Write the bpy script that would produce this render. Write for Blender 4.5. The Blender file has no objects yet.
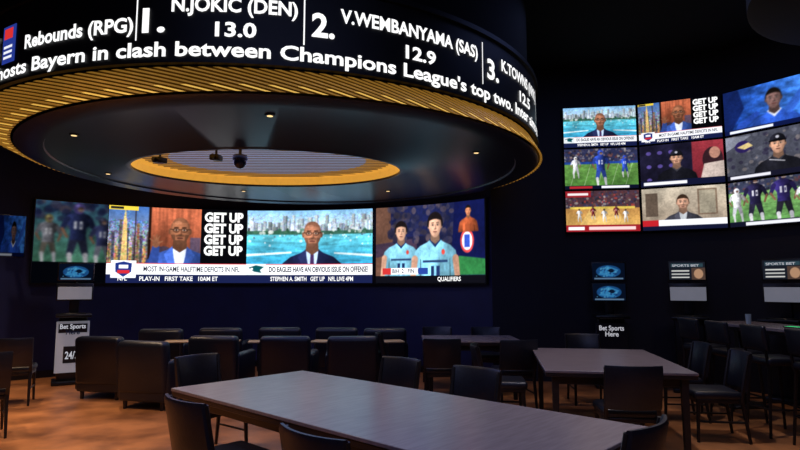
import bpy, bmesh, math, random
import numpy as np
from mathutils import Vector, Matrix
random.seed(4); rng=np.random.RandomState(7)
scn=bpy.context.scene
scn.view_settings.view_transform='Standard'
COL=scn.collection

# ------------------------------------------------------------ materials
def lin(c):
    c=np.asarray(c,dtype=float)/255.0
    return np.where(c<=0.04045,c/12.92,((c+0.055)/1.055)**2.4)
def mat(name,rgb,rough=.5,metal=0,emis=None,es=0,noise=0,nscale=8,bump=0,spec=.5,stretch=None,rgb2=None):
    m=bpy.data.materials.new(name); m.use_nodes=True
    nt=m.node_tree; b=nt.nodes['Principled BSDF']
    c=tuple(lin(rgb))+(1,)
    b.inputs['Base Color'].default_value=c
    b.inputs['Roughness'].default_value=rough
    b.inputs['Metallic'].default_value=metal
    b.inputs['Specular IOR Level'].default_value=spec
    if emis is not None:
        b.inputs['Emission Color'].default_value=tuple(lin(emis))+(1,)
        b.inputs['Emission Strength'].default_value=es
    if noise or rgb2 or bump:
        tc=nt.nodes.new('ShaderNodeTexCoord'); mp=nt.nodes.new('ShaderNodeMapping')
        if stretch: mp.inputs['Scale'].default_value=stretch
        nt.links.new(tc.outputs['Object'],mp.inputs['Vector'])
        n=nt.nodes.new('ShaderNodeTexNoise'); n.inputs['Scale'].default_value=nscale
        n.inputs['Detail'].default_value=5
        nt.links.new(mp.outputs[0],n.inputs['Vector'])
        r=nt.nodes.new('ShaderNodeValToRGB')
        r.color_ramp.elements[0].position=.35; r.color_ramp.elements[1].position=.65
        a=np.array(lin(rgb)); c2=np.array(lin(rgb2)) if rgb2 else a*(1-noise)
        r.color_ramp.elements[0].color=tuple(c2)+(1,); r.color_ramp.elements[1].color=tuple(a)+(1,)
        nt.links.new(n.outputs['Fac'],r.inputs['Fac'])
        nt.links.new(r.outputs['Color'],b.inputs['Base Color'])
        if bump:
            bp=nt.nodes.new('ShaderNodeBump'); bp.inputs['Strength'].default_value=bump
            bp.inputs['Distance'].default_value=.01
            nt.links.new(n.outputs['Fac'],bp.inputs['Height']); nt.links.new(bp.outputs[0],b.inputs['Normal'])
    return m
def emat(name,rgb,s=1):
    m=bpy.data.materials.new(name); m.use_nodes=True; nt=m.node_tree; nt.nodes.clear()
    e=nt.nodes.new('ShaderNodeEmission'); o=nt.nodes.new('ShaderNodeOutputMaterial')
    e.inputs[0].default_value=tuple(lin(rgb))+(1,); e.inputs[1].default_value=s
    nt.links.new(e.outputs[0],o.inputs[0]); return m
def led_mat(name,s):
    m=bpy.data.materials.new(name); m.use_nodes=True; nt=m.node_tree; nt.nodes.clear()
    a=nt.nodes.new('ShaderNodeAttribute'); a.attribute_name='Col'
    e=nt.nodes.new('ShaderNodeEmission'); o=nt.nodes.new('ShaderNodeOutputMaterial')
    e.inputs[1].default_value=s
    nt.links.new(a.outputs['Color'],e.inputs[0]); nt.links.new(e.outputs[0],o.inputs[0]); return m

M_wall=mat('navy_wall_paint',(22,29,78),.55,noise=.2,nscale=3)
M_wallR=mat('dark_wall_paint',(15,16,33),.6,noise=.25,nscale=3)
M_ceil=mat('black_ceiling_paint',(6,6,9),.9,noise=.3,spec=.2)
M_floor=mat('amber_floor',(192,126,76),.4,rgb2=(126,78,44),nscale=2.2,bump=.05)
M_disk=mat('soffit_satin_navy',(27,31,54),.36,noise=.15,nscale=2)
M_gold=mat('gold_slat_glow',(206,156,76),.38,metal=.2,emis=(226,164,62),es=.26,noise=.45,nscale=9)  # emission puts warm cove light into the slat colour
M_goldhot=mat('gold_slat_lit_end',(240,196,104),.38,metal=.2,emis=(252,200,90),es=.75,noise=.3,nscale=9)  # stronger emission paints the slats brighter towards the inner edge
M_goldb=mat('gold_backing_glow',(56,38,18),.5,emis=(150,96,24),es=.06,noise=.3,nscale=9)  # weak emission painted in as backlight, no lamp behind
M_black=mat('black_plastic',(14,14,17),.35,noise=.2,nscale=20)
M_leather=mat('black_leather',(24,26,38),.38,noise=.3,nscale=40,bump=.12)
M_frame=mat('dark_wood_frame',(28,23,24),.35,noise=.3,nscale=20)
M_table=mat('walnut_laminate',(140,128,132),.27,noise=.18,nscale=5,stretch=(1,9,1))
M_edge=mat('table_edge_band',(36,29,30),.4,noise=.2)
M_tan=mat('light_oak',(224,186,134),.35,noise=.2,nscale=6,stretch=(1,8,1))
M_metal=mat('brushed_steel',(120,120,125),.3,metal=1,noise=.1)
M_white=emat('led_white',(255,255,255),1.2)
M_led=led_mat('led_picture',1.6)
M_ledtv=led_mat('tv_picture',1.3)
M_leddim=led_mat('led_picture_dim',.6)
M_ledvdim=led_mat('led_picture_very_dim',.2)
M_txtdark=emat('led_dark_text',(20,22,40),1)
M_warm=emat('downlight_lens',(255,215,150),1.4)
M_glass=mat('clear_glass',(200,220,220),.1)

# ------------------------------------------------------------ mesh helpers
def add_rbox(bm,c,s,r=.02,seg=2,m=0,R=None):
    t=bmesh.new(); bmesh.ops.create_cube(t,size=1)
    for v in t.verts: v.co=Vector((v.co.x*s[0],v.co.y*s[1],v.co.z*s[2]))
    if r>0: bmesh.ops.bevel(t,geom=list(t.edges),offset=min(r,min(s)*.48),segments=seg,affect='EDGES',profile=.5)
    vm={}
    for v in t.verts:
        p=v.co.copy()
        if R is not None: p=R@p
        vm[v]=bm.verts.new(p+Vector(c))
    for f in t.faces:
        nf=bm.faces.new([vm[v] for v in f.verts]); nf.material_index=m
    t.free()
def add_bar(bm,p0,p1,r0,r1,m=0,n=8):
    p0=Vector(p0);p1=Vector(p1);d=(p1-p0).normalized()
    a=d.orthogonal().normalized() if abs(d.z)<.9 else Vector((1,0,0)); a=(a-d*a.dot(d)).normalized(); b=d.cross(a)
    rings=[]
    for p,r in((p0,r0),(p1,r1)):
        rings.append([bm.verts.new(p+(a*math.cos(2*math.pi*(i+.5)/n)+b*math.sin(2*math.pi*(i+.5)/n))*r) for i in range(n)])
    for i in range(n):
        bm.faces.new([rings[0][i],rings[0][(i+1)%n],rings[1][(i+1)%n],rings[1][i]]).material_index=m
    bm.faces.new(rings[0][::-1]).material_index=m; bm.faces.new(rings[1]).material_index=m
def add_lathe(bm,c,prof,m=0,n=24):
    rings=[]
    for r,z in prof:
        rings.append([bm.verts.new(Vector(c)+Vector((r*math.cos(2*math.pi*i/n),r*math.sin(2*math.pi*i/n),z))) for i in range(n)])
    for a,b in zip(rings,rings[1:]):
        for i in range(n): bm.faces.new([a[i],a[(i+1)%n],b[(i+1)%n],b[i]]).material_index=m
    bm.faces.new(rings[0][::-1]).material_index=m; bm.faces.new(rings[-1]).material_index=m
def finish(bm,name,mats,smooth=True):
    bmesh.ops.recalc_face_normals(bm,faces=bm.faces)
    me=bpy.data.meshes.new(name); bm.to_mesh(me); bm.free()
    for m in mats: me.materials.append(m)
    if smooth:
        me.polygons.foreach_set('use_smooth',[True]*len(me.polygons)); me.set_sharp_from_angle(angle=math.radians(38))
    return me
def place(me,name,loc=(0,0,0),rz=0,parent=None):
    o=bpy.data.objects.new(name,me); COL.objects.link(o); o.location=loc; o.rotation_euler=(0,0,rz)
    if parent: o.parent=parent
    return o
def face_dir(dx,dy): return math.atan2(-dx,dy)

# ------------------------------------------------------------ text helper
_cache={}
def text_geo(s,bold=0.0):
    k=(s,bold)
    if k in _cache: return _cache[k]
    cu=bpy.data.curves.new('t','FONT'); cu.body=s; cu.size=1; cu.resolution_u=3; cu.offset=bold
    o=bpy.data.objects.new('t',cu); COL.objects.link(o)
    bpy.context.view_layer.update()
    dg=bpy.context.evaluated_depsgraph_get(); e=o.evaluated_get(dg); me=e.to_mesh()
    V=[tuple(v.co) for v in me.vertices]; F=[tuple(p.vertices) for p in me.polygons]
    e.to_mesh_clear(); bpy.data.objects.remove(o); bpy.data.curves.remove(cu)
    _cache[k]=(V,F); return V,F
_H=max(v[1] for v in text_geo('H')[0])
class TextSet:
    def __init__(s): s.V=[];s.F=[];s.mi=[]
    def add(s,surf,txt,x,y,cap,mi=0,fit=None,align='L',bold=.02,off=.006):
        V,F=text_geo(txt,bold)
        x0=min(v[0] for v in V); x1=max(v[0] for v in V)
        k=cap/_H; kx=k if fit is None else fit/(x1-x0)
        w=(x1-x0)*kx
        ox=x if align=='L' else x-w/2
        b=len(s.V)
        for v in V: s.V.append(tuple(surf(ox+(v[0]-x0)*kx,y+v[1]*k,off)))
        for f in F: s.F.append(tuple(i+b for i in f)); s.mi.append(mi)
    def quad(s,surf,x0,y0,x1,y1,mi,off=.005,n=1):
        for i in range(n):
            a=x0+(x1-x0)*i/n;c=x0+(x1-x0)*(i+1)/n;b=len(s.V)
            s.V+= [tuple(surf(a,y0,off)),tuple(surf(c,y0,off)),tuple(surf(c,y1,off)),tuple(surf(a,y1,off))]
            s.F.append((b,b+1,b+2,b+3)); s.mi.append(mi)
    def build(s,name,mats,parent):
        me=bpy.data.meshes.new(name); me.from_pydata(s.V,[],s.F)
        for m in mats: me.materials.append(m)
        me.polygons.foreach_set('material_index',s.mi)
        return place(me,name,parent=parent)

# ------------------------------------------------------------ picture painter (screen content)
class Canvas:
    def __init__(s,W,H,nx,ny,ss=3):
        s.W,s.H,s.nx,s.ny,s.ss=W,H,nx,ny,ss
        xs=(np.arange(nx*ss)+.5)/(nx*ss)*W; ys=(np.arange(ny*ss)+.5)/(ny*ss)*H
        s.X,s.Y=np.meshgrid(xs,ys); s.I=np.zeros((ny*ss,nx*ss,3))
    def put(s,m,c,a=1.0):
        s.I[m]=s.I[m]*(1-a)+np.array(c,float)*a
    def rect(s,x0,y0,x1,y1,c,a=1.0): s.put((s.X>=x0)&(s.X<=x1)&(s.Y>=y0)&(s.Y<=y1),c,a)
    def grad(s,x0,y0,x1,y1,c0,c1,vert=True):
        m=(s.X>=x0)&(s.X<=x1)&(s.Y>=y0)&(s.Y<=y1)
        t=((s.Y-y0)/(y1-y0) if vert else (s.X-x0)/(x1-x0))[m][:,None]
        s.I[m]=np.array(c0,float)*(1-t)+np.array(c1,float)*t
    def emask(s,cx,cy,rx,ry,rot=0):
        dx=s.X-cx;dy=s.Y-cy;c,n=math.cos(rot),math.sin(rot)
        return ((dx*c+dy*n)/rx)**2+((-dx*n+dy*c)/ry)**2<=1
    def ell(s,cx,cy,rx,ry,c,rot=0,a=1.0): s.put(s.emask(cx,cy,rx,ry,rot),c,a)
    def pmask(s,P):
        m=np.zeros(s.X.shape,bool); n=len(P)
        for i in range(n):
            x0,y0=P[i];x1,y1=P[(i+1)%n]
            if y0==y1: continue
            cnd=((y0>s.Y)!=(y1>s.Y))&(s.X<(x1-x0)*(s.Y-y0)/(y1-y0)+x0)
            m^=cnd
        return m
    def poly(s,P,c,a=1.0): s.put(s.pmask(P),c,a)
    def line(s,x0,y0,x1,y1,w,c,w1=None):
        w1=w if w1 is None else w1
        L=math.hypot(x1-x0,y1-y0);nx,ny=-(y1-y0)/L,(x1-x0)/L
        s.poly([(x0+nx*w/2,y0+ny*w/2),(x1+nx*w1/2,y1+ny*w1/2),(x1-nx*w1/2,y1-ny*w1/2),(x0-nx*w/2,y0-ny*w/2)],c)
        s.ell(x0,y0,w/2,w/2,c);s.ell(x1,y1,w1/2,w1/2,c)
    def noise(s,x0,y0,x1,y1,cell,amt,seed=0):
        r=np.random.RandomState(seed); gx=(s.X/cell).astype(int);gy=(s.Y/cell).astype(int)
        t=r.uniform(1-amt,1+amt,(gy.max()+2,gx.max()+2,3))*.5+r.uniform(1-amt,1+amt,(gy.max()+2,gx.max()+2,1))*.5
        m=(s.X>=x0)&(s.X<=x1)&(s.Y>=y0)&(s.Y<=y1)
        s.I[m]*=t[gy[m],gx[m]]
    def smooth(s,sc,seed,sy=None):
        sy=sy or sc; r=np.random.RandomState(seed); out=0; amp=1; tot=0
        for o in range(3):
            g=r.rand(int(s.H/sy)+3,int(s.W/sc)+3)
            fx=s.X/sc;fy=s.Y/sy;ix=fx.astype(int);iy=fy.astype(int);tx=fx-ix;ty=fy-iy
            tx=tx*tx*(3-2*tx);ty=ty*ty*(3-2*ty)
            v=(g[iy,ix]*(1-tx)+g[iy,ix+1]*tx)*(1-ty)+(g[iy+1,ix]*(1-tx)+g[iy+1,ix+1]*tx)*ty
            out=out+v*amp;tot+=amp;amp*=.55;sc/=2.1;sy/=2.1
        return out/tot
    def tex(s,m,sc,amt,seed,sy=None):
        t=(1+amt*2*(s.smooth(sc,seed,sy)-.5)); s.I[m]*=t[m][:,None]
    def blobs(s,x0,y0,x1,y1,n,r0,r1,cols,seed):
        r=np.random.RandomState(seed)
        for i in range(n):
            q=r.uniform(r0,r1); s.ell(r.uniform(x0,x1),r.uniform(y0,y1),q*r.uniform(.7,1.5),q,cols[r.randint(len(cols))],a=.7)
    def blur(s,u):
        k=max(1,int(round(u*s.nx*s.ss/s.W)))
        for _ in range(2):
            for ax in(0,1):
                P=np.pad(s.I,[(k,k) if a==ax else (0,0) for a in range(3)],mode='edge'); C=np.cumsum(P,axis=ax)
                n=s.I.shape[ax]; w=2*k
                hi=np.take(C,np.arange(w,w+n),axis=ax); lo=np.take(C,np.arange(0,n),axis=ax); s.I=(hi-lo)/w
    def photo(s,seed=1,u=.05):
        s.blur(u); al=np.ones(s.X.shape,bool)
        s.tex(al,2.6,.22,seed); s.tex(al,.28,.14,seed+1)
    def get(s):
        k=s.ss; I=np.clip(s.I,0,255).reshape(s.ny,k,s.nx,k,3).mean(axis=(1,3))
        g=I.mean(axis=2,keepdims=True); I=I*.88+g*.12
        return lin(I)

def person(c,x,y,s,skin,hair=(20,15,12),style='short',jacket=(30,34,60),shirt=(225,230,240),tie=None,glasses=False,lapel=True,beard=False,bottom=-6,cap=None,collar=None):
    sk=np.array(skin,float); sd=int(x*13+y*7)
    P=lambda L:[(x+a*s,y+b*s) for a,b in L]
    J=np.array(jacket,float)
    body=c.pmask(P([(-2.75,bottom),(-2.6,-3.2),(-2.3,-2.2),(-1.7,-1.72),(-.9,-1.42),(-.42,-1.1),(.42,-1.1),(.9,-1.42),(1.7,-1.72),(2.3,-2.2),(2.6,-3.2),(2.75,bottom)]))
    c.put(body,J)
    t=1.25-.5*np.abs((c.X-x+.5*s)/(2.6*s))-.12*((y-c.Y)/s-1.2).clip(0,3)/3
    c.I[body]*=t[body][:,None]; c.tex(body,.9*s,.35,sd,1.6*s)
    c.poly(P([(-1.85,bottom),(-1.7,-2.9),(-1.6,-2.9),(-1.55,bottom)]),J*.45,.7); c.poly(P([(1.85,bottom),(1.7,-2.9),(1.6,-2.9),(1.55,bottom)]),J*.4,.7)
    if lapel:
        c.poly(P([(-.55,-1.2),(0,-3.9),(.55,-1.2)]),shirt)
        c.poly(P([(-.5,-1.1),(-1.1,-1.75),(-.8,-2.4),(0,-4.2),(-.36,-2.4)]),J*1.25+6)
        c.poly(P([(.5,-1.1),(1.1,-1.75),(.8,-2.4),(0,-4.2),(.36,-2.4)]),J*.95+2)
        if tie is not None: c.poly(P([(-.13,-1.45),(.13,-1.45),(.2,-3.2),(0,-3.8),(-.2,-3.2)]),tie)
    elif collar is not None:
        c.poly(P([(-.7,-1.2),(0,-1.9),(.7,-1.2),(.45,-1.05),(0,-1.6),(-.45,-1.05)]),collar)
    nk=c.pmask(P([(-.46,-.5),(-.52,-1.25),(0,-1.6),(.52,-1.25),(.46,-.5)])); c.put(nk,sk*.62)
    c.ell(x-.72*s,y-.03*s,.11*s,.22*s,sk*.8); c.ell(x+.72*s,y-.03*s,.11*s,.22*s,sk*.62)
    if style=='short': c.put(c.emask(x,y+.16*s,.77*s,.98*s)&(c.Y>y+.05*s),hair)
    if style=='mop': c.put(c.emask(x,y+.22*s,.88*s,1.02*s)&(c.Y>y-.05*s),hair)
    u=(c.X-x)/s; v=(c.Y-y)/s
    wid=.7-.16*np.clip(-v,0,1)**1.5
    face=(np.abs(u)<wid*np.sqrt(np.clip(1-(v/1.0)**2,0,1))**.8)
    if style in('short','mop'): face=face&(v<.5+.1*np.cos(u*3))
    c.put(face,sk)
    c.I[face]*=(1.2-.42*((u+.18)**2*1.5+(v-.2)**2*.5))[face][:,None]
    if style=='bald':
        hm=face&((v>.62)|(np.abs(u)>.56)&(v>.1)); c.put(hm,sk*.55,.35)
        c.ell(x-.16*s,y+.62*s,.26*s,.13*s,np.minimum(sk*1.25+20,255),a=.5)
    if beard: c.put(face&(v<-.26)&((np.abs(u)>.34)|(v<-.68)|((v>-.42)&(np.abs(u)<.3))),np.array(hair)*.6+sk*.3,.5)
    for e in(-1,1):
        ex=x+e*.28*s
        c.ell(ex,y+.1*s,.2*s,.13*s,sk*.62,a=.6)
        c.ell(ex,y+.08*s,.12*s,.05*s,(190,184,178)); c.ell(ex,y+.08*s,.06*s,.06*s,(20,14,12))
        c.poly([(ex-.18*s,y+.24*s),(ex+.18*s,y+.26*s),(ex+.16*s,y+.32*s),(ex-.16*s,y+.31*s)],sk*.35)
        if glasses:
            c.put(c.emask(ex,y+.07*s,.245*s,.17*s)&~c.emask(ex,y+.07*s,.205*s,.13*s),(22,16,14),.9)
    if glasses: c.rect(x-.07*s,y+.09*s,x+.07*s,y+.13*s,(22,16,14)); c.rect(x-.7*s,y+.1*s,x-.5*s,y+.14*s,(22,16,14)); c.rect(x+.5*s,y+.1*s,x+.7*s,y+.14*s,(22,16,14))
    c.poly(P([(0,.1),(.07,.1),(.18,-.25),(.02,-.3)]),sk*.68,.8); c.poly(P([(-.05,.1),(.02,.1),(.02,-.24),(-.1,-.24)]),np.minimum(sk*1.15,255),.7)
    c.ell(x+.01*s,y-.28*s,.16*s,.05*s,sk*.5,a=.8)
    c.ell(x,y-.52*s,.24*s,.07*s,np.array((130,60,55))*.5+sk*.32); c.rect(x-.21*s,y-.535*s,x+.21*s,y-.51*s,sk*.28)
    c.ell(x,y-.68*s,.16*s,.04*s,sk*.7,a=.6)
    if cap is not None:
        m=c.emask(x,y+.4*s,.78*s,.76*s)&(c.Y>y+.34*s); c.put(m,cap); c.I[m]*=(1.5-.8*(u+.4).clip(0,2))[m][:,None]
        c.poly(P([(-.8,.3),(.8,.3),(.9,.42),(0,.6),(-.9,.42)]),np.array(cap)*.5)
        c.ell(x,y+.78*s,.18*s,.15*s,(190,190,205))
def footballer(c,x,y,s,jer,pants,helm,num=(235,235,240)):
    """full figure, y=hip centre, s = head height"""
    jer=np.array(jer,float); pants=np.array(pants,float); helm=np.array(helm,float)
    c.line(x-.35*s,y,x-.7*s,y-1.7*s,.85*s,pants,.6*s); c.line(x-.7*s,y-1.7*s,x-.55*s,y-3.2*s,.5*s,(200,200,205),.3*s)
    c.line(x+.35*s,y,x+.75*s,y-1.7*s,.85*s,pants*.75,.6*s); c.line(x+.75*s,y-1.7*s,x+.9*s,y-3.2*s,.5*s,(170,170,178),.3*s)
    b=c.pmask([(x-.7*s,y-.2*s),(x-.75*s,y+1*s),(x-1.25*s,y+1.8*s),(x-1.05*s,y+2.3*s),(x-.4*s,y+2.6*s),(x+.4*s,y+2.6*s),(x+1.05*s,y+2.3*s),(x+1.25*s,y+1.8*s),(x+.75*s,y+1*s),(x+.7*s,y-.2*s)])
    c.put(b,jer); c.I[b]*=(1.3-.55*((c.X-x)/s+.8).clip(0,2))[b][:,None]; c.tex(b,.6*s,.3,int(x*9))
    c.line(x-1.05*s,y+1.9*s,x-1.45*s,y+.9*s,.55*s,jer*.9,.42*s); c.line(x-1.45*s,y+.9*s,x-1.0*s,y+.1*s,.3*s,(130,88,66),.24*s)
    c.line(x+1.05*s,y+1.9*s,x+1.5*s,y+.9*s,.55*s,jer*.6,.42*s); c.line(x+1.5*s,y+.9*s,x+1.2*s,y+0*s,.3*s,(110,72,54),.24*s)
    c.rect(x-.4*s,y+.9*s,x-.15*s,y+1.7*s,num,.8); c.rect(x+.1*s,y+.9*s,x+.38*s,y+1.7*s,num,.8); c.rect(x+.18*s,y+1.1*s,x+.3*s,y+1.5*s,jer*.8)
    c.ell(x,y+3.05*s,.52*s,.58*s,helm); c.ell(x-.15*s,y+3.3*s,.22*s,.16*s,np.minimum(helm*1.6+30,255),a=.6); c.ell(x+.14*s,y+2.92*s,.28*s,.26*s,(96,66,54))
    c.line(x-.1*s,y+2.82*s,x+.46*s,y+2.82*s,.06*s,(200,200,205)); c.line(x-.04*s,y+3.15*s,x+.42*s,y+3.12*s,.06*s,(40,40,50))
def banner(c,x0,logo=None,strip=(18,26,70)):
    c.rect(0,0,16,1.0,strip); c.rect(x0,1.0,16,2.35,(236,238,244)); c.rect(x0,2.27,16,2.35,(190,30,40))
CROWD=[(60,60,90),(120,114,124),(100,50,50),(150,144,140),(40,44,80),(90,70,60),(30,30,44)]
DCROWD=[(36,38,70),(60,56,80),(28,30,60),(84,70,80),(50,44,56),(20,26,60)]
def sc_getup(c):
    c.rect(0,0,16,9,(46,22,18))
    c.grad(0,2.2,4.6,9,(196,170,140),(50,96,170))
    for i in range(12):
        bx=.05+i*.38;h=[4.6,6.0,4.3,7.4,5.0,6.4,4.2,5.3,7.0,5.6,4.4,6.1][i]; c.rect(bx,2,bx+.34,h,[(120,92,66),(66,66,84),(170,126,72),(84,76,80)][i%4])
    c.noise(0,2,4.6,7.4,.14,.6,3)
    c.poly([(1.45,2),(1.62,7.2),(1.82,8.8),(2.02,7.2),(2.2,2)],(216,180,104)); c.noise(1.3,2,2.4,8.8,.12,.3,5)
    c.rect(4.4,2,4.7,9,(30,14,10)); c.rect(2.9,2,3.0,9,(40,24,20))
    c.grad(4.7,2,10.5,9,(104,48,30),(178,88,56)); c.tex((c.X>4.7)&(c.X<10.5),.45,.4,11,6)
    c.ell(6.2,3.0,1.3,1.4,(60,46,60)); c.rect(9.2,2,10.4,5.5,(40,60,110),.6)
    person(c,8.0,6.25,1.62,(140,84,56),style='bald',jacket=(44,76,160),shirt=(206,214,232),glasses=True,beard=True)
    c.line(5.0,2.2,5.3,4.2,1.2,(36,62,136),.85); c.ell(5.3,4.7,.42,.48,(136,82,56))
    for i,(dx,dy) in enumerate([(-.6,.5),(-.28,.85),(.05,.95),(.34,.82),(.66,.25)]): c.line(5.3+dx*.5,4.7+dy*.5,5.3+dx*1.1,4.7+dy*1.1,.2,(140,86,58),.14)
    c.photo(3); c.rect(10.4,0,16,9,(5,5,9)); c.rect(0,8.5,3.2,9,(226,196,50)); c.rect(.2,8.6,1.6,8.9,(30,30,30))
    banner(c,0)
    c.rect(.5,.6,3.2,2.6,(240,242,248)); c.poly([(.95,2.3),(1.85,2.5),(2.75,2.3),(2.7,1.3),(1.85,.7),(1.0,1.3)],(20,40,120)); c.rect(1.2,1.1,2.5,1.5,(200,30,40)); c.rect(1.35,1.7,2.35,2.1,(235,238,245))
def sc_city(c):
    c.grad(0,6.8,16,9,(196,220,236),(116,176,224)); c.tex(c.Y>6.8,3,.15,6); r=np.random.RandomState(5)
    for lay,(a,b,g0,g1) in enumerate(((7.2,8.7,150,210),(6.7,7.7,110,235))):
        x=-.2
        while x<16:
            w=r.uniform(.25,.7);h=r.uniform(a,b);g=r.uniform(g0,g1); c.rect(x,6,x+w,h,(g*.88,g*.96,g)); c.rect(x+w*.7,6,x+w,h,(g*.6,g*.7,g*.8)); x+=w*r.uniform(.8,1.7)
    c.noise(0,6.3,16,8.6,.11,.22,8)
    c.rect(0,6.0,16,6.45,(46,92,76)); c.blobs(0,6.1,16,6.6,60,.1,.28,[(36,84,62),(60,110,80),(210,214,210)],4)
    c.grad(0,2.2,16,6.0,(34,140,184),(84,190,210)); c.tex(c.Y<6,1.4,.3,9,.25)
    c.blobs(0,5.5,16,6.0,40,.05,.14,[(240,244,248),(200,214,222),(60,80,100)],14); c.blobs(0,4.6,16,5.3,8,.08,.16,[(236,242,248),(220,230,236)],15)
    c.poly([(0,3.3),(5.6,3.7),(5.6,3.9),(0,3.6)],(210,226,230)); c.poly([(11,3.6),(16,3.2),(16,3.5),(11,3.8)],(200,220,226))
    person(c,8.2,6.0,1.6,(156,98,72),hair=(24,18,16),style='bald',jacket=(22,28,66),shirt=(180,206,236),tie=(60,36,84),glasses=True,beard=True)
    c.photo(7)
    banner(c,2.4); c.rect(0,1.0,2.4,2.35,(215,222,226)); c.poly([(.3,1.9),(1.2,2.2),(2.2,2.0),(1.7,1.6),(1.9,1.25),(1.0,1.4)],(0,76,84)); c.ell(.7,1.75,.16,.12,(240,240,240))
def sc_players(c):
    c.grad(0,0,16,9,(30,28,48),(16,20,56))
    c.poly([(0,0),(0,9),(2.0,9),(3.2,5),(1.5,0)],(100,66,52)); c.poly([(0,3),(6,4),(6,5.2),(0,4.6)],(60,44,64))
    c.rect(2.2,5.4,11.5,9,(22,28,74)); c.blobs(2,4.6,11.4,9,140,.2,.45,DCROWD,12)
    c.poly([(10.8,0),(11.6,9),(16,9),(16,0)],(12,18,70)); c.poly([(11.2,.9),(16,.9),(16,2.6),(12.2,3.0)],(40,120,60))
    c.ell(13.4,4.6,1.0,1.3,(210,60,60)); c.ell(13.4,4.6,.75,1.0,(226,228,236)); c.rect(13.0,3.9,13.8,5.3,(40,70,180))
    person(c,13.6,7.9,.55,(200,120,80),jacket=(170,76,40),lapel=False,bottom=-4.2)
    for (px,py,s) in((3.7,6.0,1.05),(8.7,6.5,1.3)):
        J=(118,190,218)
        person(c,px,py,s,(206,154,126),hair=(24,18,20),style='mop',jacket=J,lapel=False,collar=(20,40,90))
        c.line(px-2.3*s,py-2.9*s,px-2.6*s,py-5.2*s,.7*s,(204,150,122),.55*s); c.line(px+2.3*s,py-2.9*s,px+2.6*s,py-5.2*s,.7*s,(170,122,98),.55*s)
        c.rect(px-1.4*s,py-3.2*s,px+1.4*s,py-3.0*s,(30,54,100)); c.rect(px-.5*s,py-4.8*s,px-.14*s,py-3.5*s,(24,44,96)); c.rect(px+.12*s,py-4.8*s,px+.5*s,py-3.5*s,(24,44,96))
        c.ell(px+.9*s,py-2.3*s,.2*s,.24*s,(210,60,50))
    c.photo(13)
    c.rect(0,0,16,.85,(12,12,20)); c.rect(1,1.0,7.6,1.75,(235,238,245)); c.rect(1,1.0,2.2,1.75,(200,40,40)); c.rect(6.2,1.0,7.6,1.75,(30,60,150))
def sc_dimfield(c):
    c.rect(0,0,8,9,(4,6,12)); c.grad(0,2.3,8,9,(70,130,100),(44,80,110)); c.tex(c.Y>2.3,1,.5,21); c.blobs(0,6,8,9,40,.25,.5,DCROWD,22)
    footballer(c,4.3,5.0,1.1,(34,42,84),(40,44,70),(70,60,120)); footballer(c,6.8,4.4,.85,(50,56,100),(110,114,130),(40,40,60)); footballer(c,1.4,4.6,.8,(120,120,130),(100,94,84),(110,100,60))
    c.photo(21,.12); c.rect(0,0,8,2.3,(4,6,14))
def sc_football(c):
    c.grad(0,0,16,9,(70,124,48),(104,150,70)); c.tex(c.Y<7,1.2,.25,30,.4); c.rect(0,6,16,9,(40,44,80)); c.blobs(0,6.2,16,9,200,.12,.3,CROWD,31)
    for i in range(6): c.line(i*3-2,0,i*3,6,.08,(176,196,160))
    c.rect(0,5.6,16,6.1,(24,60,150)); footballer(c,8,4.4,1.2,(38,66,176),(38,64,160),(34,60,170)); footballer(c,2.5,4.8,.7,(220,220,230),(190,190,200),(220,220,220)); footballer(c,13.2,4.8,.7,(38,70,190),(38,64,170),(30,60,190))
    c.photo(31); c.rect(0,0,16,.8,(10,14,40)); c.rect(1,.15,6,.65,(180,30,40)); c.rect(8,.15,14,.65,(230,230,240))
def sc_press(c):
    c.rect(0,0,16,9,(24,22,44)); c.tex(c.Y>0,2,.4,41)
    for i in range(3):
        for j in range(3): c.ell(1.8+i*2.2,1.5+j*2.9,.5,.4,(84,68,150))
    c.grad(10.2,0,16,9,(110,26,40),(160,46,58)); c.ell(14.0,5.0,1.9,2.6,(50,26,34)); c.ell(14.4,6.4,1.0,1.2,(190,130,110)); c.poly([(11.6,1),(12.4,4.2),(16,4.6),(16,1)],(200,180,170))
    person(c,7.2,5.9,1.55,(196,142,114),jacket=(20,20,28),lapel=False,collar=(60,60,70),cap=(24,24,32),beard=True)
    c.photo(41); c.rect(0,0,16,1.3,(14,18,50)); c.rect(.6,.35,9,1.0,(230,232,240))
def sc_ravens(c):
    c.rect(0,0,16,9,(66,68,82)); c.blobs(0,2,16,9,120,.2,.5,[(50,52,66),(90,92,106),(40,36,60),(120,110,110)],51); c.poly([(0,6),(5,8.6),(0,9)],(120,124,140))
    person(c,9.6,6.0,1.8,(190,138,110),jacket=(24,24,32),lapel=False,collar=(50,50,60),cap=(22,22,30)); c.ell(3.3,6.6,1.5,1.2,(40,28,90)); c.poly([(2.2,6.6),(4.4,7.3),(5.2,6.5),(3.6,6.0)],(216,190,120))
    c.line(8.0,3.2,10.6,2.6,.18,(190,190,200)); c.photo(51); c.rect(0,0,16,1,(20,20,40)); c.rect(.6,.25,8,.8,(220,220,230))
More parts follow.
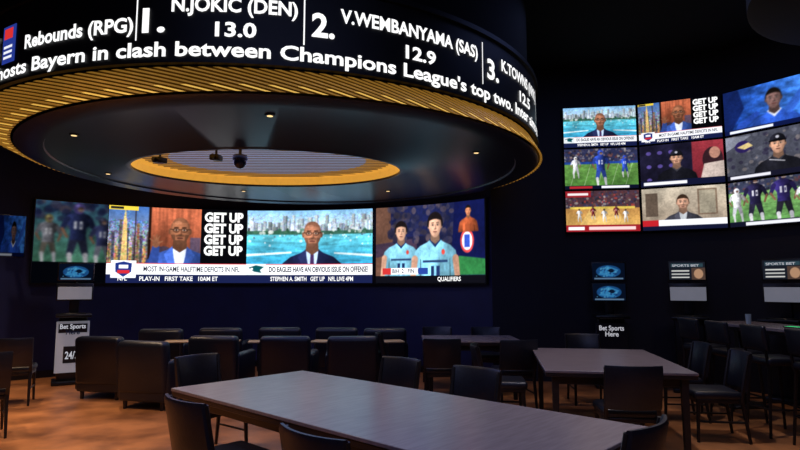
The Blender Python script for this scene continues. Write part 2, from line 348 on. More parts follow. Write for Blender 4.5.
def sc_basket(c):
    c.rect(0,0,16,9,(70,44,54)); c.blobs(0,5.2,16,9,220,.14,.3,CROWD+[(190,60,50)],61); c.grad(0,1.5,16,5.2,(206,156,76),(180,126,62)); c.poly([(3,1.5),(5.5,5.2),(11,5.2),(13,1.5)],(216,172,92)); c.rect(1,5.0,15,5.5,(216,186,70))
    for i,(bx,by) in enumerate(((3,3.6),(6,4.1),(8.4,3.5),(11,4.2),(13,3.4))):
        footballer(c,bx,by,.42,[(226,226,230),(120,34,44)][i%2],[(226,226,230),(120,34,44)][i%2],(60,40,30))
    c.photo(61); c.rect(0,0,16,1.5,(160,24,34)); c.rect(.5,.4,4,1.1,(240,240,244)); c.rect(5,.4,15,1.1,(236,200,200)); c.rect(0,7.6,5.6,9,(150,24,34)); c.rect(.5,8,5,8.5,(230,220,220))
def sc_face(c):
    c.grad(0,0,16,9,(140,122,104),(196,182,160)); c.tex(c.Y>0,3,.2,70); c.rect(10.8,3,14.4,8.4,(120,98,80)); c.rect(11.1,3.3,14.1,8.1,(150,140,120)); c.rect(0.8,3,3.2,8,(92,76,64))
    person(c,8,5.7,1.55,(206,152,124),hair=(60,40,28),style='short',jacket=(56,56,68),shirt=(200,206,214),beard=True)
    c.photo(71); c.rect(0,0,16,.9,(16,20,50)); c.rect(0,.9,16,2.2,(232,234,240)); c.rect(0,.9,3.2,2.2,(196,24,34))
def sc_field2(c):
    c.grad(0,0,16,9,(78,136,66),(120,166,92)); c.tex(c.Y>0,1.2,.3,80,.5); c.rect(0,6.8,16,9,(50,56,80)); c.blobs(0,6.8,16,9,120,.15,.35,CROWD,81)
    footballer(c,5,4.6,1.4,(34,30,66),(36,34,56),(30,28,50)); footballer(c,10.0,4.6,1.5,(46,36,104),(34,34,46),(32,28,66)); footballer(c,13.6,4.2,1.0,(220,220,226),(180,180,190),(206,206,212)); footballer(c,1.6,4.2,1.0,(220,220,226),(180,180,190),(206,206,212))
    c.photo(81); c.rect(0,0,16,1,(16,18,40)); c.rect(3,.2,13,.8,(222,224,232))
def sc_blue(c):
    c.grad(0,0,16,9,(14,50,140),(50,116,215),False); c.tex(c.Y>0,1.8,.6,91,.8)
    c.poly([(1,0),(4,5),(3,9),(0,9),(0,0)],(12,30,90))
    person(c,9.4,5.6,1.9,(116,84,80),jacket=(34,80,196),style='short',lapel=False,collar=(220,225,240)); c.line(12,3,15.5,7.4,1.6,(40,90,200),1.0); c.line(3,1.2,6.2,3.2,1.4,(30,70,180),1.2)
    c.photo(91,.12); c.rect(0,0,16,.9,(10,20,70)); c.rect(1,.2,9,.7,(224,230,244))
def sc_dash(c):
    c.rect(0,0,16,9,(8,20,44)); c.ell(8,4.6,6,3.2,(24,90,160)); c.poly([(3,3),(7.4,7.6),(13,5.4),(10,2.0)],(50,150,220)); c.ell(9.4,5,1.4,1.0,(12,30,60)); c.blobs(2,2,14,7,30,.2,.5,[(90,190,240),(20,60,130)],3); c.blur(.1); c.rect(1,.4,15,1.2,(110,150,190))
def sc_odds(c):
    c.rect(0,0,16,9,(20,24,34)); c.rect(1,6.4,15,8.2,(36,60,70)); c.rect(10,0,16,6,(70,52,44)); c.ell(13,3,2,2.4,(160,120,90))
    for i in range(3): c.rect(1.2,1+i*1.6,9,1.6+i*1.6,(190,190,186))

def screen_grid(name,surf,W,H,nx,ny,paint,material,parent,off=.003):
    cv=Canvas(W,H,nx,ny); paint(cv); C=cv.get()
    xs=np.linspace(0,W,nx); ys=np.linspace(0,H,ny)
    V=[tuple(surf(x,y,off)) for y in ys for x in xs]
    idx=np.arange(nx*ny).reshape(ny,nx)
    F=np.stack([idx[:-1,:-1],idx[:-1,1:],idx[1:,1:],idx[1:,:-1]],-1).reshape(-1,4)
    me=bpy.data.meshes.new(name); me.from_pydata(V,[],F.tolist())
    a=me.color_attributes.new('Col','FLOAT_COLOR','POINT')
    a.data.foreach_set('color',np.concatenate([C,np.ones((ny,nx,1))],-1).astype(np.float32).ravel())
    me.materials.append(material)
    return place(me,name,parent=parent)

# ------------------------------------------------------------ room shell
ZC=5.2
WC=(-2.4,5.85); WR=5.46
def wall_path(name,pts,z0,z1,m):
    bm=bmesh.new(); a=[bm.verts.new((x,y,z0)) for x,y in pts]; b=[bm.verts.new((x,y,z1)) for x,y in pts]
    for i in range(len(pts)-1): bm.faces.new([a[i],a[i+1],b[i+1],b[i]])
    return place(finish(bm,name,[m]),name)
arc=[(WC[0]+WR*math.cos(math.radians(t)),WC[1]+WR*math.sin(math.radians(t))) for t in np.linspace(180,44,60)]
wall_path('wall_back',arc,0,ZC,M_wall)
rp=[arc[-1],(2.68,9.52),(3.89,9.33),(5.03,8.76),(5.78,7.66),(6.6,6.2),(7.2,4.2),(7.3,-3)]
wall_path('wall_right',rp,0,ZC,M_wallR)
wall_path('wall_left',[arc[0],(arc[0][0],-3)],0,ZC,M_wall)
wall_path('wall_front',[(arc[0][0],-3),(7.3,-3)],0,ZC,M_wallR)
outline=arc+rp[1:]+[(arc[0][0],-3)]
for nm,z,m in(('floor',0,M_floor),('ceiling',ZC,M_ceil)):
    bm=bmesh.new(); bm.faces.new([bm.verts.new((x,y,z)) for x,y in outline]); place(finish(bm,nm,[m],False),nm)
def offs(p,c,d):
    v=Vector((c[0]-p[0],c[1]-p[1])); v.normalize(); return(p[0]+v.x*d,p[1]+v.y*d)
M_base=mat('baseboard_black',(12,12,18),.4,noise=.2)
bm=bmesh.new(); pts=[offs(p,WC,.02) for p in arc]
for p,q in zip(pts,pts[1:]):
    vs=[bm.verts.new(v) for v in((p[0],p[1],0),(q[0],q[1],0),(q[0],q[1],.12),(p[0],p[1],.12))]; bm.faces.new(vs)
place(finish(bm,'baseboard_back',[M_base]),'baseboard_back')

# ------------------------------------------------------------ ring
TC=(-1.75,8.3);TR=3.65;TZ0,TZ1=3.40,4.12
DC=(-1.43,7.82);DR=3.26;DZ=3.13
def inroom(x,y): return (x-WC[0])**2+(y-WC[1])**2<(WR-.04)**2 or (x>1.4 and y<9.4)
ths=[math.radians(t) for t in np.arange(-230,50.1,1.5)]
ths=[t for t in ths if inroom(TC[0]+TR*math.cos(t),TC[1]+TR*math.sin(t))]
def cyl_band(bm,C,rings,m):
    rows=[[bm.verts.new((C[0]+r*math.cos(t),C[1]+r*math.sin(t),z)) for t in ths] for r,z in rings]
    for a,b in zip(rows,rows[1:]):
        for i in range(len(ths)-1): bm.faces.new([a[i],a[i+1],b[i+1],b[i]]).material_index=m
bm=bmesh.new()
cyl_band(bm,TC,[(TR-.03,TZ0-.01),(TR+.02,TZ0-.01),(TR+.02,TZ0),(TR,TZ0),(TR,TZ1),(TR+.03,TZ1),(TR+.03,TZ1+.05),(TR-.1,TZ1+.08)],0)
cyl_band(bm,TC,[(TR-.1,TZ1+.08),(TR-.1,ZC)],1)
M_tick=mat('ticker_black_panel',(6,6,10),.5,noise=.2,spec=.3)
ticker=place(finish(bm,'led_ticker_ring',[M_tick,M_ceil]),'led_ticker_ring')
def tsurf(s,z,off=.01):
    t=-math.pi/2+s/TR; r=TR+off; return (TC[0]+r*math.cos(t),TC[1]+r*math.sin(t),z)
T=TextSet()
z1,z2,z3=3.84,3.625,3.45
def fitxt(txt,s0,s1,z,cap,bold=.03): T.add(tsurf,txt,s0,z,cap,fit=s1-s0,bold=bold,off=.01)
fitxt("hosts Bayern in clash between Champions League's top two. Inter aims to",-2.14,4.75,z3,.12,.026)
fitxt("Rebounds (RPG)",-1.70,-.50,z2+.05,.12)
fitxt("1.",-.42,-.22,z2+.04,.2)
fitxt("N.JOKIC (DEN)",-.17,.88,z1,.118); fitxt("13.0",.2,.54,z2,.118)
fitxt("2.",1.0,1.2,z2+.06,.2)
fitxt("V.WEMBANYAMA (SAS)",1.25,2.80,z1,.118); fitxt("12.9",1.88,2.22,z2,.118)
fitxt("3.",2.96,3.18,z2+.06,.2)
fitxt("K.TOWNS (NYK)",3.24,4.5,z1,.118); fitxt("12.5",3.7,4.1,z2,.118)
fitxt("T",-2.25,-2.16,z2+.13,.12); fitxt("F",-2.25,-2.16,z2-.02,.12)
for s in(-.48,.93,2.88,4.6): T.quad(tsurf,s,z2-.03,s+.012,z1+.2,0)
T.quad(tsurf,-2.09,z2-.03,-1.86,z2+.33,1,n=3)
T.quad(tsurf,-2.05,z2+.2,-1.9,z2+.3,3,off=.012,n=2)
for k in range(3): T.quad(tsurf,-2.05,z2+.01+k*.05,-1.9,z2+.035+k*.05,2,off=.012,n=2)
T.build('ticker_lettering',[M_white,emat('led_blue',(40,60,150),.9),emat('led_white2',(240,240,250),1),emat('led_red',(220,50,50),1)],ticker)
# gold slatted band
bm=bmesh.new()
def gp(t,k,out=0):
    a=(TC[0]+(TR-.07)*math.cos(t),TC[1]+(TR-.07)*math.sin(t),TZ0-.015); b=(DC[0]+DR*math.cos(t),DC[1]+DR*math.sin(t),DZ-.01)
    p=Vector(a).lerp(Vector(b),k); n=Vector((math.cos(t),math.sin(t),-.3)).normalized(); return p+n*out
for i in range(len(ths)-1):
    t0,t1=ths[i],ths[i+1]
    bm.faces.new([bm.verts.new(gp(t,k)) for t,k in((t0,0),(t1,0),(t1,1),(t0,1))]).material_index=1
N=120; sk=.16
for i in range(N):
    t=ths[0]+(ths[-1]-ths[0])*(i+.5)/N; w=.0075
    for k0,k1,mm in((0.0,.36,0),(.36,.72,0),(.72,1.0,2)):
        a0=t+sk*k0;a1=t+sk*k1
        q=[gp(a0-w,k0,.002),gp(a0+w,k0,.002),gp(a1+w,k1,.002),gp(a1-w,k1,.002)]
        o=[gp(a0-w,k0,.03),gp(a0+w,k0,.03),gp(a1+w,k1,.03),gp(a1-w,k1,.03)]
        Q=[bm.verts.new(p) for p in q];O=[bm.verts.new(p) for p in o]
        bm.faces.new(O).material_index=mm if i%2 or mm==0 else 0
        for j in range(4): bm.faces.new([Q[j],Q[(j+1)%4],O[(j+1)%4],O[j]]).material_index=0
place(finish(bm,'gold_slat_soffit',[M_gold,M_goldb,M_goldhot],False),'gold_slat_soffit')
# dark disk with oval recess
EC=(-1.8,7.8);EA,EB=1.8,1.27
bm=bmesh.new(); n=96
def ring(fn): return [bm.verts.new(fn(2*math.pi*i/n)) for i in range(n)]
dd=lambda r,z:(lambda a:(DC[0]+r*math.cos(a),DC[1]+r*math.sin(a),z))
ee=lambda k,z:(lambda a:(EC[0]+EA*k*math.cos(a),EC[1]+EB*k*math.sin(a),z))
R=[ring(dd(DR-.05,DZ+.0)),ring(dd(DR-.02,DZ-.025)),ring(dd(DR-.05,DZ-.04)),ring(dd(DR-.3,DZ-.04)),ring(dd(DR-.31,DZ-.02)),ring(ee(1.05,DZ-.02)),ring(ee(1.04,DZ-.03)),ring(ee(1.0,DZ-.03)),ring(ee(1.0,DZ+.0)),ring(ee(.985,DZ+.1)),ring(ee(.93,DZ+.12)),ring(ee(.74,DZ+.12))]
mi=[0,0,0,0,0,0,0,0,1,1,2]
for k,(a,b) in enumerate(zip(R,R[1:])):
    for i in range(n): bm.faces.new([a[i],a[(i+1)%n],b[(i+1)%n],b[i]]).material_index=mi[k]
bm.faces.new(R[-1]).material_index=3
M_gold2=mat('recess_gold_leaf_glow',(190,140,60),.4,metal=.4,emis=(230,166,64),es=.75,noise=.4,nscale=10)  # recess glow comes from emission in the gold, not from a lamp
M_gold3=mat('recess_gold_top_glow',(160,120,60),.35,metal=.4,emis=(210,150,64),es=.5,noise=.5,nscale=6,stretch=(1,12,1))  # emission paints warm light onto the recess top
M_rec=mat('recess_painted_sheen',(160,166,186),.3,emis=(120,136,176),es=.7,noise=.2,nscale=5,stretch=(1,10,1))  # pale blue emission stands in for the reflection in the recess middle
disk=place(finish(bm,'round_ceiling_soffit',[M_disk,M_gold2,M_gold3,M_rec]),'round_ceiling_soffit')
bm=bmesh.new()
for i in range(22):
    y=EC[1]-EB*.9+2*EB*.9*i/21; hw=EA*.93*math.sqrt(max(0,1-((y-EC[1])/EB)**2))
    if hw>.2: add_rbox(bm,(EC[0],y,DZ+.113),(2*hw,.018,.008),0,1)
M_slat2=mat('recess_slat_brown_glow',(110,84,56),.4,emis=(140,104,64),es=.25,noise=.3)  # slight emission keeps the slats looking lit
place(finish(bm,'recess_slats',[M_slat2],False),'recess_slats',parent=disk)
def downlight(x,y,z,k=1.0):
    bm=bmesh.new(); add_lathe(bm,(0,0,0),[(.06*k,-.010),(.06*k,0),(.045*k,0.0)],0,20); add_lathe(bm,(0,0,0),[(.035*k,-.012),(.035*k,-.008)],1,16)
    place(finish(bm,'recessed_downlight',[M_black,M_warm]),'recessed_downlight',(x,y,z))
def dome_cam(x,y,z,s=1):
    bm=bmesh.new()
    add_lathe(bm,(0,0,0),[(.05*s,0),(.05*s,-.02*s),(.02*s,-.03*s),(.02*s,-.14*s),(.09*s,-.15*s),(.1*s,-.2*s),(.09*s,-.22*s)],0,20)
    add_lathe(bm,(0,0,0),[(.085*s,-.22*s),(.08*s,-.27*s),(.055*s,-.31*s),(.015*s,-.33*s)],1,20)
    place(finish(bm,'dome_security_camera',[M_black,mat('smoked_dome',(20,20,26),.08)]),'dome_security_camera',(x,y,z))
dome_cam(-1.9,6.75,DZ+.09,.9)
def projector(x,y,z,rz):  # small hanging projector body, carries no light
    bm=bmesh.new(); add_lathe(bm,(0,0,0),[(.04,-.015),(.04,0)],0,14); add_bar(bm,(0,0,.0),(0,0,-.1),.015,.015); add_rbox(bm,(0,0,-.12),(.12,.14,.07),.015); add_bar(bm,(0,.06,-.12),(0,.1,-.12),.026,.03,0,14)
    place(finish(bm,'ceiling_projector',[M_black]),'ceiling_projector',(x,y,z),rz)
projector(-3.0,7.1,DZ+.09,2.6); projector(-2.25,6.95,DZ+.09,3.0)

# ------------------------------------------------------------ big curved video wall
SR=5.40; Z0,Z1=1.59,2.995
def csurf(th0,th1,W,H=9,z0=Z0,z1=Z1):
    def f(x,y,off=0):
        t=math.radians(th0+(th1-th0)*x/W); r=SR-.03-off
        return (WC[0]+r*math.cos(t),WC[1]+r*math.sin(t),z0+(z1-z0)*y/H)
    return f
bm=bmesh.new(); tt=[math.radians(t) for t in np.linspace(134.6,44.5,70)]
rows=[]
for r,z in((SR+.03,Z0-.03),(SR-.03,Z0-.03),(SR-.03,Z1+.02),(SR+.03,Z1+.02)):
    rows.append([bm.verts.new((WC[0]+r*math.cos(t),WC[1]+r*math.sin(t),z)) for t in tt])
for a,b in zip(rows,rows[1:]):
    for i in range(len(tt)-1): bm.faces.new([a[i],a[i+1],b[i+1],b[i]])
for e in(0,-1): bm.faces.new([r[e] for r in rows])
vw=place(finish(bm,'curved_video_wall',[M_black]),'curved_video_wall')
sA=csurf(134.4,122.4,7.3); sB=csurf(122.3,96.1,16); sC=csurf(96.1,69.5,16); sD=csurf(68.7,44.7,16,z0=Z0,z1=Z1)
screen_grid('screen_left',sA,7.3,9,110,140,lambda c:sc_dimfield(c),M_leddim,vw)
screen_grid('screen_getup',sB,16,9,300,168,sc_getup,M_led,vw)
screen_grid('screen_city',sC,16,9,300,168,sc_city,M_led,vw)
screen_grid('screen_players',sD,16,9,280,160,sc_players,M_led,vw)
def ui_getup(T,s,o=.006):
    for k in range(4): T.add(s,'GET UP',10.8,7.55-k*1.38,1.05,0,fit=4.7,bold=.05,off=o)
    T.add(s,'MOST IN-GAME HALFTIME DEFICITS IN NFL',4.0,1.35,.6,1,fit=11.2,bold=.02,off=o); T.add(s,'NFL',1.25,.28,.4,0,off=o); T.add(s,'PLAY-IN   FIRST TAKE   10AM ET',3.6,.25,.5,0,fit=9,off=o)
def ui_city(T,s,o=.006):
    T.add(s,'DO EAGLES HAVE AN OBVIOUS ISSUE ON OFFENSE?',2.8,1.35,.62,1,fit=12.7,bold=.03,off=o); T.add(s,'STEPHEN A. SMITH   GET UP   NFL LIVE 4PM',3,.25,.5,0,fit=10.5,off=o)
T=TextSet(); ui_getup(T,sB); ui_city(T,sC); T.add(sD,'BIH  2   FIN  1',2.4,1.15,.45,1,off=.006); T.add(sD,'QUALIFIERS',9,.2,.45,0,off=.006)
T.build('caption_lettering',[M_white,M_txtdark],vw)

# ------------------------------------------------------------ TV wall
PC=[(2.70,9.40),(3.875,9.22),(4.965,8.67),(5.67,7.67)]
content=[[sc_basket,sc_face,sc_field2],[sc_football,sc_press,sc_ravens],[sc_city,sc_getup,sc_blue]]
def fsurf(O,d,n,w,h,W=16,H=9):
    def f(x,y,off=0): return (O[0]+d.x*w*x/W+n.x*off,O[1]+d.y*w*x/W+n.y*off,O[2]+h*y/H)
    return f
def tv(O,d,w,h,paint,nx=170,ny=96,name='wall_television',mt=M_ledtv,bez=.012,depth=.07,arm=0):
    d=Vector((d[0],d[1],0)).normalized(); n=Vector((d.y,-d.x,0)); cen=Vector(O)+d*w/2+Vector((0,0,h/2))
    bm=bmesh.new(); Rm=Matrix.Rotation(math.atan2(d.y,d.x),3,'Z')
    add_rbox(bm,(0,0,0),(w,depth,h),.006,1,R=Rm)
    if arm: add_bar(bm,(0,0,0),tuple(-n*arm),.03,.03); add_rbox(bm,tuple(-n*arm),(.2,.03,.2),.005,1,R=Rm)
    o=place(finish(bm,name,[M_black]),name,cen-n*depth/2)
    q=o.location
    s=fsurf(tuple(Vector(O)-q+d*bez+Vector((0,0,bez))),d,n,w-2*bez,h-2*bez)
    screen_grid('screen',s,16,9,nx,ny,paint,mt,o,off=.002)
    T=TextSet()
    if paint is sc_getup: ui_getup(T,s,.005)
    if paint is sc_city: ui_city(T,s,.005)
    if T.V: T.build('captions',[M_white,M_txtdark],o)
    return o
for c in range(3):
    a=Vector(PC[c]);b=Vector(PC[c+1]);d=(b-a); L=d.length; d.normalize()
    for r in range(3):
        tv((a.x+d.x*.008,a.y+d.y*.008,2.40+.70*r),d,L-.016,.69,content[r][c])
tv((-6.2,8.85,1.98),(.8,.6),.38,.66,sc_blue,60,60,mt=M_ledvdim,arm=.42)

# ------------------------------------------------------------ kiosks
M_sign=mat('sign_white',(170,172,182),.5,emis=(190,195,210),es=.18,noise=.15,nscale=3)
M_signk=mat('sign_black',(16,16,22),.5)
M_sign_letters=emat('sign_letters',(200,200,210),.8)
def kiosk(x,y,dx,dy,paint,mt=M_leddim,white=True,sgn=True,dark=False,zs=0):
    bm=bmesh.new()
    add_rbox(bm,(0,0,.03),(.52,.46,.06),.015); add_rbox(bm,(0,-.02,.55),(.4,.26,1.0),.03,3)
    add_rbox(bm,(0,.1,1.07),(.5,.42,.05),.015,2)
    add_rbox(bm,(0,-.04,1.28),(.14,.08,.4),.01)
    add_rbox(bm,(0,0,1.76+zs),(.52,.05,.3),.012); add_rbox(bm,(0,.0,1.44+zs),(.52,.05,.28),.012)
    add_bar(bm,(0,-.04,1.3),(0,-.04,1.85+zs),.03,.03)
    if white: add_rbox(bm,(0,.028,1.42+zs),(.48,.01,.2),.003,1,m=1)
    if sgn:
        add_rbox(bm,(0,.125,.58),(.46,.02,.8),.006,1,m=2 if dark else 1)
        if not dark: add_rbox(bm,(0,.138,.46),(.24,.008,.26),.003,1,m=2); add_rbox(bm,(0,.138,.87),(.4,.008,.14),.003,1,m=2)
    add_rbox(bm,(0,.14,1.1),(.34,.16,.015),.005,1,m=0)
    k=place(finish(bm,'betting_kiosk',[M_black,M_sign,M_signk]),'betting_kiosk',(x,y,0),face_dir(dx,dy))
    for i,zz in enumerate((1.63+zs,1.31+zs)):
        if i==1 and white: continue
        s=fsurf((.24,.0255,zz),Vector((-1,0,0)),Vector((0,1,0)),.48,.26)
        screen_grid('kiosk_screen',s,16,9,64,36,paint,mt,k,off=.003)
    T=TextSet(); s=fsurf((.22,.14,.3),Vector((-1,0,0)),Vector((0,1,0)),.44,.62)
    if sgn:
        T.add(s,'Bet Sports',1.4,8.2,1.0,0,fit=13,off=.006)
        T.add(s,'Here',4.5,6.9,1.0,0 if dark else 1,fit=7,off=.006)
        T.add(s,'24/7',4.6,1.4,1.6,0,fit=6.8,off=.006)
    s2=fsurf((.24,.0255,1.63+zs),Vector((-1,0,0)),Vector((0,1,0)),.48,.26)
    if paint is sc_odds: T.add(s2,'SPORTS BET',1.4,6.7,1.1,0,fit=12,off=.006)
    if T.V: T.build('sign_lettering',[M_sign_letters,M_txtdark],k)
    return k
kiosk(-5.25,9.4,.5,-.85,sc_dash)
kiosk(3.25,9.05,-.2,-1,sc_dash,white=False,dark=True)
kiosk(4.28,8.65,-.4,-.9,sc_odds,sgn=False,mt=M_ledtv)
kiosk(5.22,7.9,-.8,-.6,sc_odds,sgn=False,mt=M_ledtv)

# ------------------------------------------------------------ furniture
def chair_mesh():
    bm=bmesh.new()
    add_rbox(bm,(0,.01,.455),(.47,.46,.085),.035,3,m=0)
    add_rbox(bm,(0,.0,.40),(.44,.43,.04),.006,1,m=1)
    for sx in(-1,1):
        add_bar(bm,(sx*.2,.19,.4),(sx*.21,.21,0),.022,.015,1,6)
        add_bar(bm,(sx*.21,-.21,.43),(sx*.22,-.27,0),.022,.015,1,6)
        add_bar(bm,(sx*.215,-.2,.38),(sx*.225,-.295,.86),.022,.017,1,6)
        add_bar(bm,(sx*.207,.2,.2),(sx*.214,-.24,.2),.01,.01,1,6)
    n=12; rows=[]
    prof=[(.52,-.0),(.50,.012),(.50,.03),(.52,.042),(.85,.042),(.875,.03),(.875,.012),(.855,0)]
    for i in range(n+1):
        x=-.235+.47*i/n; bow=-.055*(1-(x/.235)**2)
        rows.append([bm.verts.new((x,-.235+bow-(z-.5)*.2-t+.02,z)) for z,t in prof])
    for a,b in zip(rows,rows[1:]):
        for j in range(len(prof)): bm.faces.new([a[j],a[(j+1)%len(prof)],b[(j+1)%len(prof)],b[j]]).material_index=0
    bm.faces.new(rows[0]);bm.faces.new(rows[-1][::-1])
    return finish(bm,'dining_chair',[M_leather,M_frame])
CH=chair_mesh()
def chair(x,y,dx,dy): place(CH,'dining_chair',(x,y,0),face_dir(dx,dy))
def club_mesh():
    bm=bmesh.new()
    add_rbox(bm,(0,0,.23),(.66,.66,.26),.03,3); add_rbox(bm,(0,.05,.41),(.48,.56,.14),.05,3)
    for sx in(-1,1): add_rbox(bm,(sx*.315,.02,.36),(.13,.66,.5),.045,3)
    add_rbox(bm,(0,-.29,.52),(.7,.17,.66),.06,3,R=Matrix.Rotation(.1,3,'X')); add_rbox(bm,(0,-.19,.6),(.48,.12,.36),.05,3,R=Matrix.Rotation(.14,3,'X'))
    for sx in(-1,1):
        for sy in(-1,1): add_bar(bm,(sx*.27,sy*.27,.11),(sx*.27,sy*.27,0),.03,.022,1,8)
    return finish(bm,'club_armchair',[M_leather,M_frame])
CL=club_mesh()
def club(x,y,dx,dy): place(CL,'club_armchair',(x,y,0),face_dir(dx,dy))
def table(cx,cy,L,W,dx,dy,z=.75,name='dining_table'):
    bm=bmesh.new()
    add_rbox(bm,(0,0,z-.012),(W,L,.024),.004,1,m=0); add_rbox(bm,(0,0,z-.042),(W-.012,L-.012,.036),.004,1,m=1)
    add_rbox(bm,(0,0,z-.1),(W-.2,L-.2,.08),.005,1,m=1)
    for sx in(-1,1):
        for sy in(-1,1): add_bar(bm,(sx*(W/2-.1),sy*(L/2-.1),z-.06),(sx*(W/2-.1),sy*(L/2-.1),0),.045,.035,1,4)
    return place(finish(bm,name,[M_table,M_edge]),name,(cx,cy,0),face_dir(dx,dy))
u=Vector((.732,-.682)); nn=Vector((.682,.732))
cL=Vector((-1.79,4.62)); Lt=3.2; Wt=1.28
ctr=cL+u*Lt/2+nn*Wt/2
table(ctr.x,ctr.y,Lt,Wt,u.x,u.y)
chair(-1.72,5.52,.8,-.6)
chair(-.2,5.24,-.68,-.73); chair(.42,4.62,-.68,-.73)
chair(-1.08,3.78,.68,.73); chair(-.2,3.0,.68,.73)
chair(1.0,3.16,-.73,.68)
table(2.2,6.45,2.0,1.36,.16,1)
chair(2.0,5.28,.1,1); chair(3.25,6.95,-1,.1); chair(3.2,6.1,-1,.15); chair(1.18,6.7,1,-.1); chair(2.5,7.85,-.1,-1)
table(1.0,8.45,.95,1.35,0,1,z=.79)
chair(.55,7.75,.05,1); chair(1.45,7.6,-.1,1); chair(.6,9.2,0,-1); chair(1.35,9.15,-.1,-1); chair(0.02,8.35,1,0)
club(-4.05,8.35,.2,1); club(-3.15,7.7,.25,1); club(-2.55,8.45,.1,1); club(-1.58,8.4,.0,1); club(-.68,8.4,-.1,1)
for x,y in((-3.85,9.75),(-2.95,9.95),(-2.0,10.05),(-1.05,10.0),(-.25,9.9)): club(x,y,-.02,1)
def tablet(x,y,rz=0,z=.68):
    bm=bmesh.new(); add_lathe(bm,(0,0,0),[(.13,0),(.13,.015),(.03,.03),(.022,.06),(.022,z-.03),(.06,z-.02)],1,20); add_rbox(bm,(0,0,z),(.5,.34,.022),.008,2,m=0)
    place(finish(bm,'side_table',[M_tan,M_metal]),'side_table',(x,y,0),rz)
for x,rz in((-2.1,.2),(-1.12,-.2),(-2.75,.1),(-.2,.2),(-3.4,.2)): tablet(x,9.12,rz)
chair(-4.35,6.15,-.6,.8); chair(-5.1,7.8,-.4,.9)
bm=bmesh.new(); add_rbox(bm,(0,0,1.05),(.62,2.5,.04),.006,1,m=0); add_rbox(bm,(0,0,1.01),(.58,2.46,.04),.005,1,m=1)
for sy in(-1,1): add_rbox(bm,(0,sy*1.0,.5),(.1,.1,1.0),.01,1,m=1); add_rbox(bm,(0,sy*1.0,.02),(.5,.3,.04),.01,1,m=1)
place(finish(bm,'bar_height_table',[M_table,M_edge]),'bar_height_table',(4.5,6.6,0),face_dir(.1,-1))
def stool_mesh():
    bm=bmesh.new(); add_rbox(bm,(0,0,.76),(.42,.4,.08),.03,3); add_rbox(bm,(0,-.21,1.0),(.42,.05,.26),.022,3,R=Matrix.Rotation(.12,3,'X'))
    for sx in(-1,1):
        add_bar(bm,(sx*.17,.15,.74),(sx*.2,.19,0),.02,.015,1,6); add_bar(bm,(sx*.17,-.17,.74),(sx*.2,-.22,0),.02,.015,1,6); add_bar(bm,(sx*.17,-.18,.7),(sx*.19,-.235,1.08),.018,.015,1,6)
        add_bar(bm,(sx*.195,.18,.28),(sx*.195,-.2,.28),.011,.011,1,6)
    add_bar(bm,(-.195,.18,.28),(.195,.18,.28),.011,.011,1,6); add_bar(bm,(-.195,-.2,.28),(.195,-.2,.28),.011,.011,1,6)
    return finish(bm,'bar_stool',[M_leather,M_frame])
ST=stool_mesh()
for x,y,dx,dy in((3.9,7.5,1,.1),(3.94,6.9,1,.05),(3.98,6.25,1,0),(4.04,5.6,1,-.1),(5.1,7.0,-1,0)): place(ST,'bar_stool',(x,y,0),face_dir(dx,dy))
bm=bmesh.new(); add_lathe(bm,(0,0,0),[(.028,0),(.035,.12),(.033,.12),(.026,.01)],0,20)
place(finish(bm,'drinking_glass',[M_glass]),'drinking_glass',(4.35,7.3,1.07))
bm=bmesh.new(); add_rbox(bm,(0,0,.006),(.12,.2,.012),.004,1,m=0); add_rbox(bm,(0,0,.0125),(.1,.17,.002),0,1,m=1)
place(finish(bm,'tablet_device',[M_black,emat('green_display',(60,200,120),1)]),'tablet_device',(4.45,6.6,1.07),.3)

bm=bmesh.new(); add_lathe(bm,(0,0,0),[(1.7,-.8),(1.75,-.78),(1.75,0)],0,64)
place(finish(bm,'round_dark_soffit',[mat('umber_soffit',(20,14,14),.8,noise=.3)]),'round_dark_soffit',(5.2,5.0,ZC))

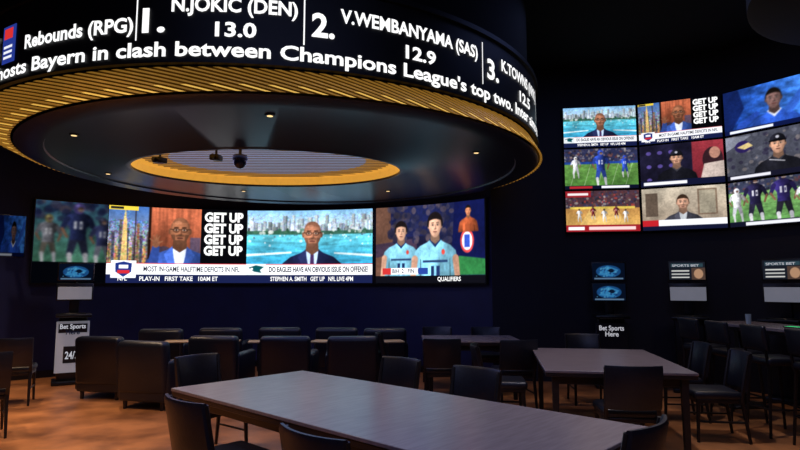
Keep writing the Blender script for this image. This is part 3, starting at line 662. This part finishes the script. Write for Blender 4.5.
# ------------------------------------------------------------ lights
def spot(x,y,z,e,col,size=70,blend=.8,r=.08,tgt=None):
    l=bpy.data.lights.new('downlight_lamp','SPOT'); l.energy=e; l.color=col; l.spot_size=math.radians(size); l.spot_blend=blend; l.shadow_soft_size=r
    o=bpy.data.objects.new('downlight_lamp',l); COL.objects.link(o); o.location=(x,y,z)
    if tgt: o.rotation_euler=(Vector(tgt)-Vector((x,y,z))).to_track_quat('-Z','Y').to_euler()
WARM=(1,.72,.46)
for x,y,e in((-3.4,5.9,160),(-1.2,5.2,34),(.9,6.7,36),(-4.1,8.0,110),(-2.6,9.5,36),(-.2,9.5,34)):
    downlight(x,y,DZ-.02,.8); spot(x,y,DZ-.07,e,WARM,100)
for x,y,e,c in((-5.6,5.0,680,WARM),(-5.9,7.6,430,WARM),(.2,3.3,210,(.9,.9,1)),(2.3,5.4,230,(.98,.9,.92)),(4.2,7.2,80,WARM),(-3.0,3.6,360,WARM),(2.6,3.0,80,WARM)):
    if y<7 and x<3: downlight(x,y,ZC-.003,1.2)
    spot(x,y,ZC-.06,e,c,75)
def area(x,y,z,sx,sy,e,c):  # added blue area fill for ambient light, no fixture behind it
    l=bpy.data.lights.new('blue_ambient_fill','AREA'); l.shape='RECTANGLE'; l.size=sx;l.size_y=sy;l.energy=e;l.color=c
    o=bpy.data.objects.new('blue_ambient_fill',l); COL.objects.link(o); o.location=(x,y,z)
area(0,.5,ZC-.05,5,3,100,(.38,.46,1)); area(2.6,6.5,ZC-.05,1.5,2,12,(.3,.4,1))
area(-1.5,8,DZ-.06,4,3,36,(.2,.33,1))  # added fill under the disk for blue glow around the wall
w=bpy.data.worlds.new('world'); scn.world=w; w.use_nodes=True
w.node_tree.nodes['Background'].inputs[0].default_value=(.004,.006,.02,1)

# ------------------------------------------------------------ camera
cam=bpy.data.cameras.new('camera'); co=bpy.data.objects.new('camera',cam); COL.objects.link(co)
co.location=(0,0,1.55); co.rotation_euler=(math.radians(90+5.93),0,0); cam.lens=26.01; cam.sensor_width=36
scn.camera=co
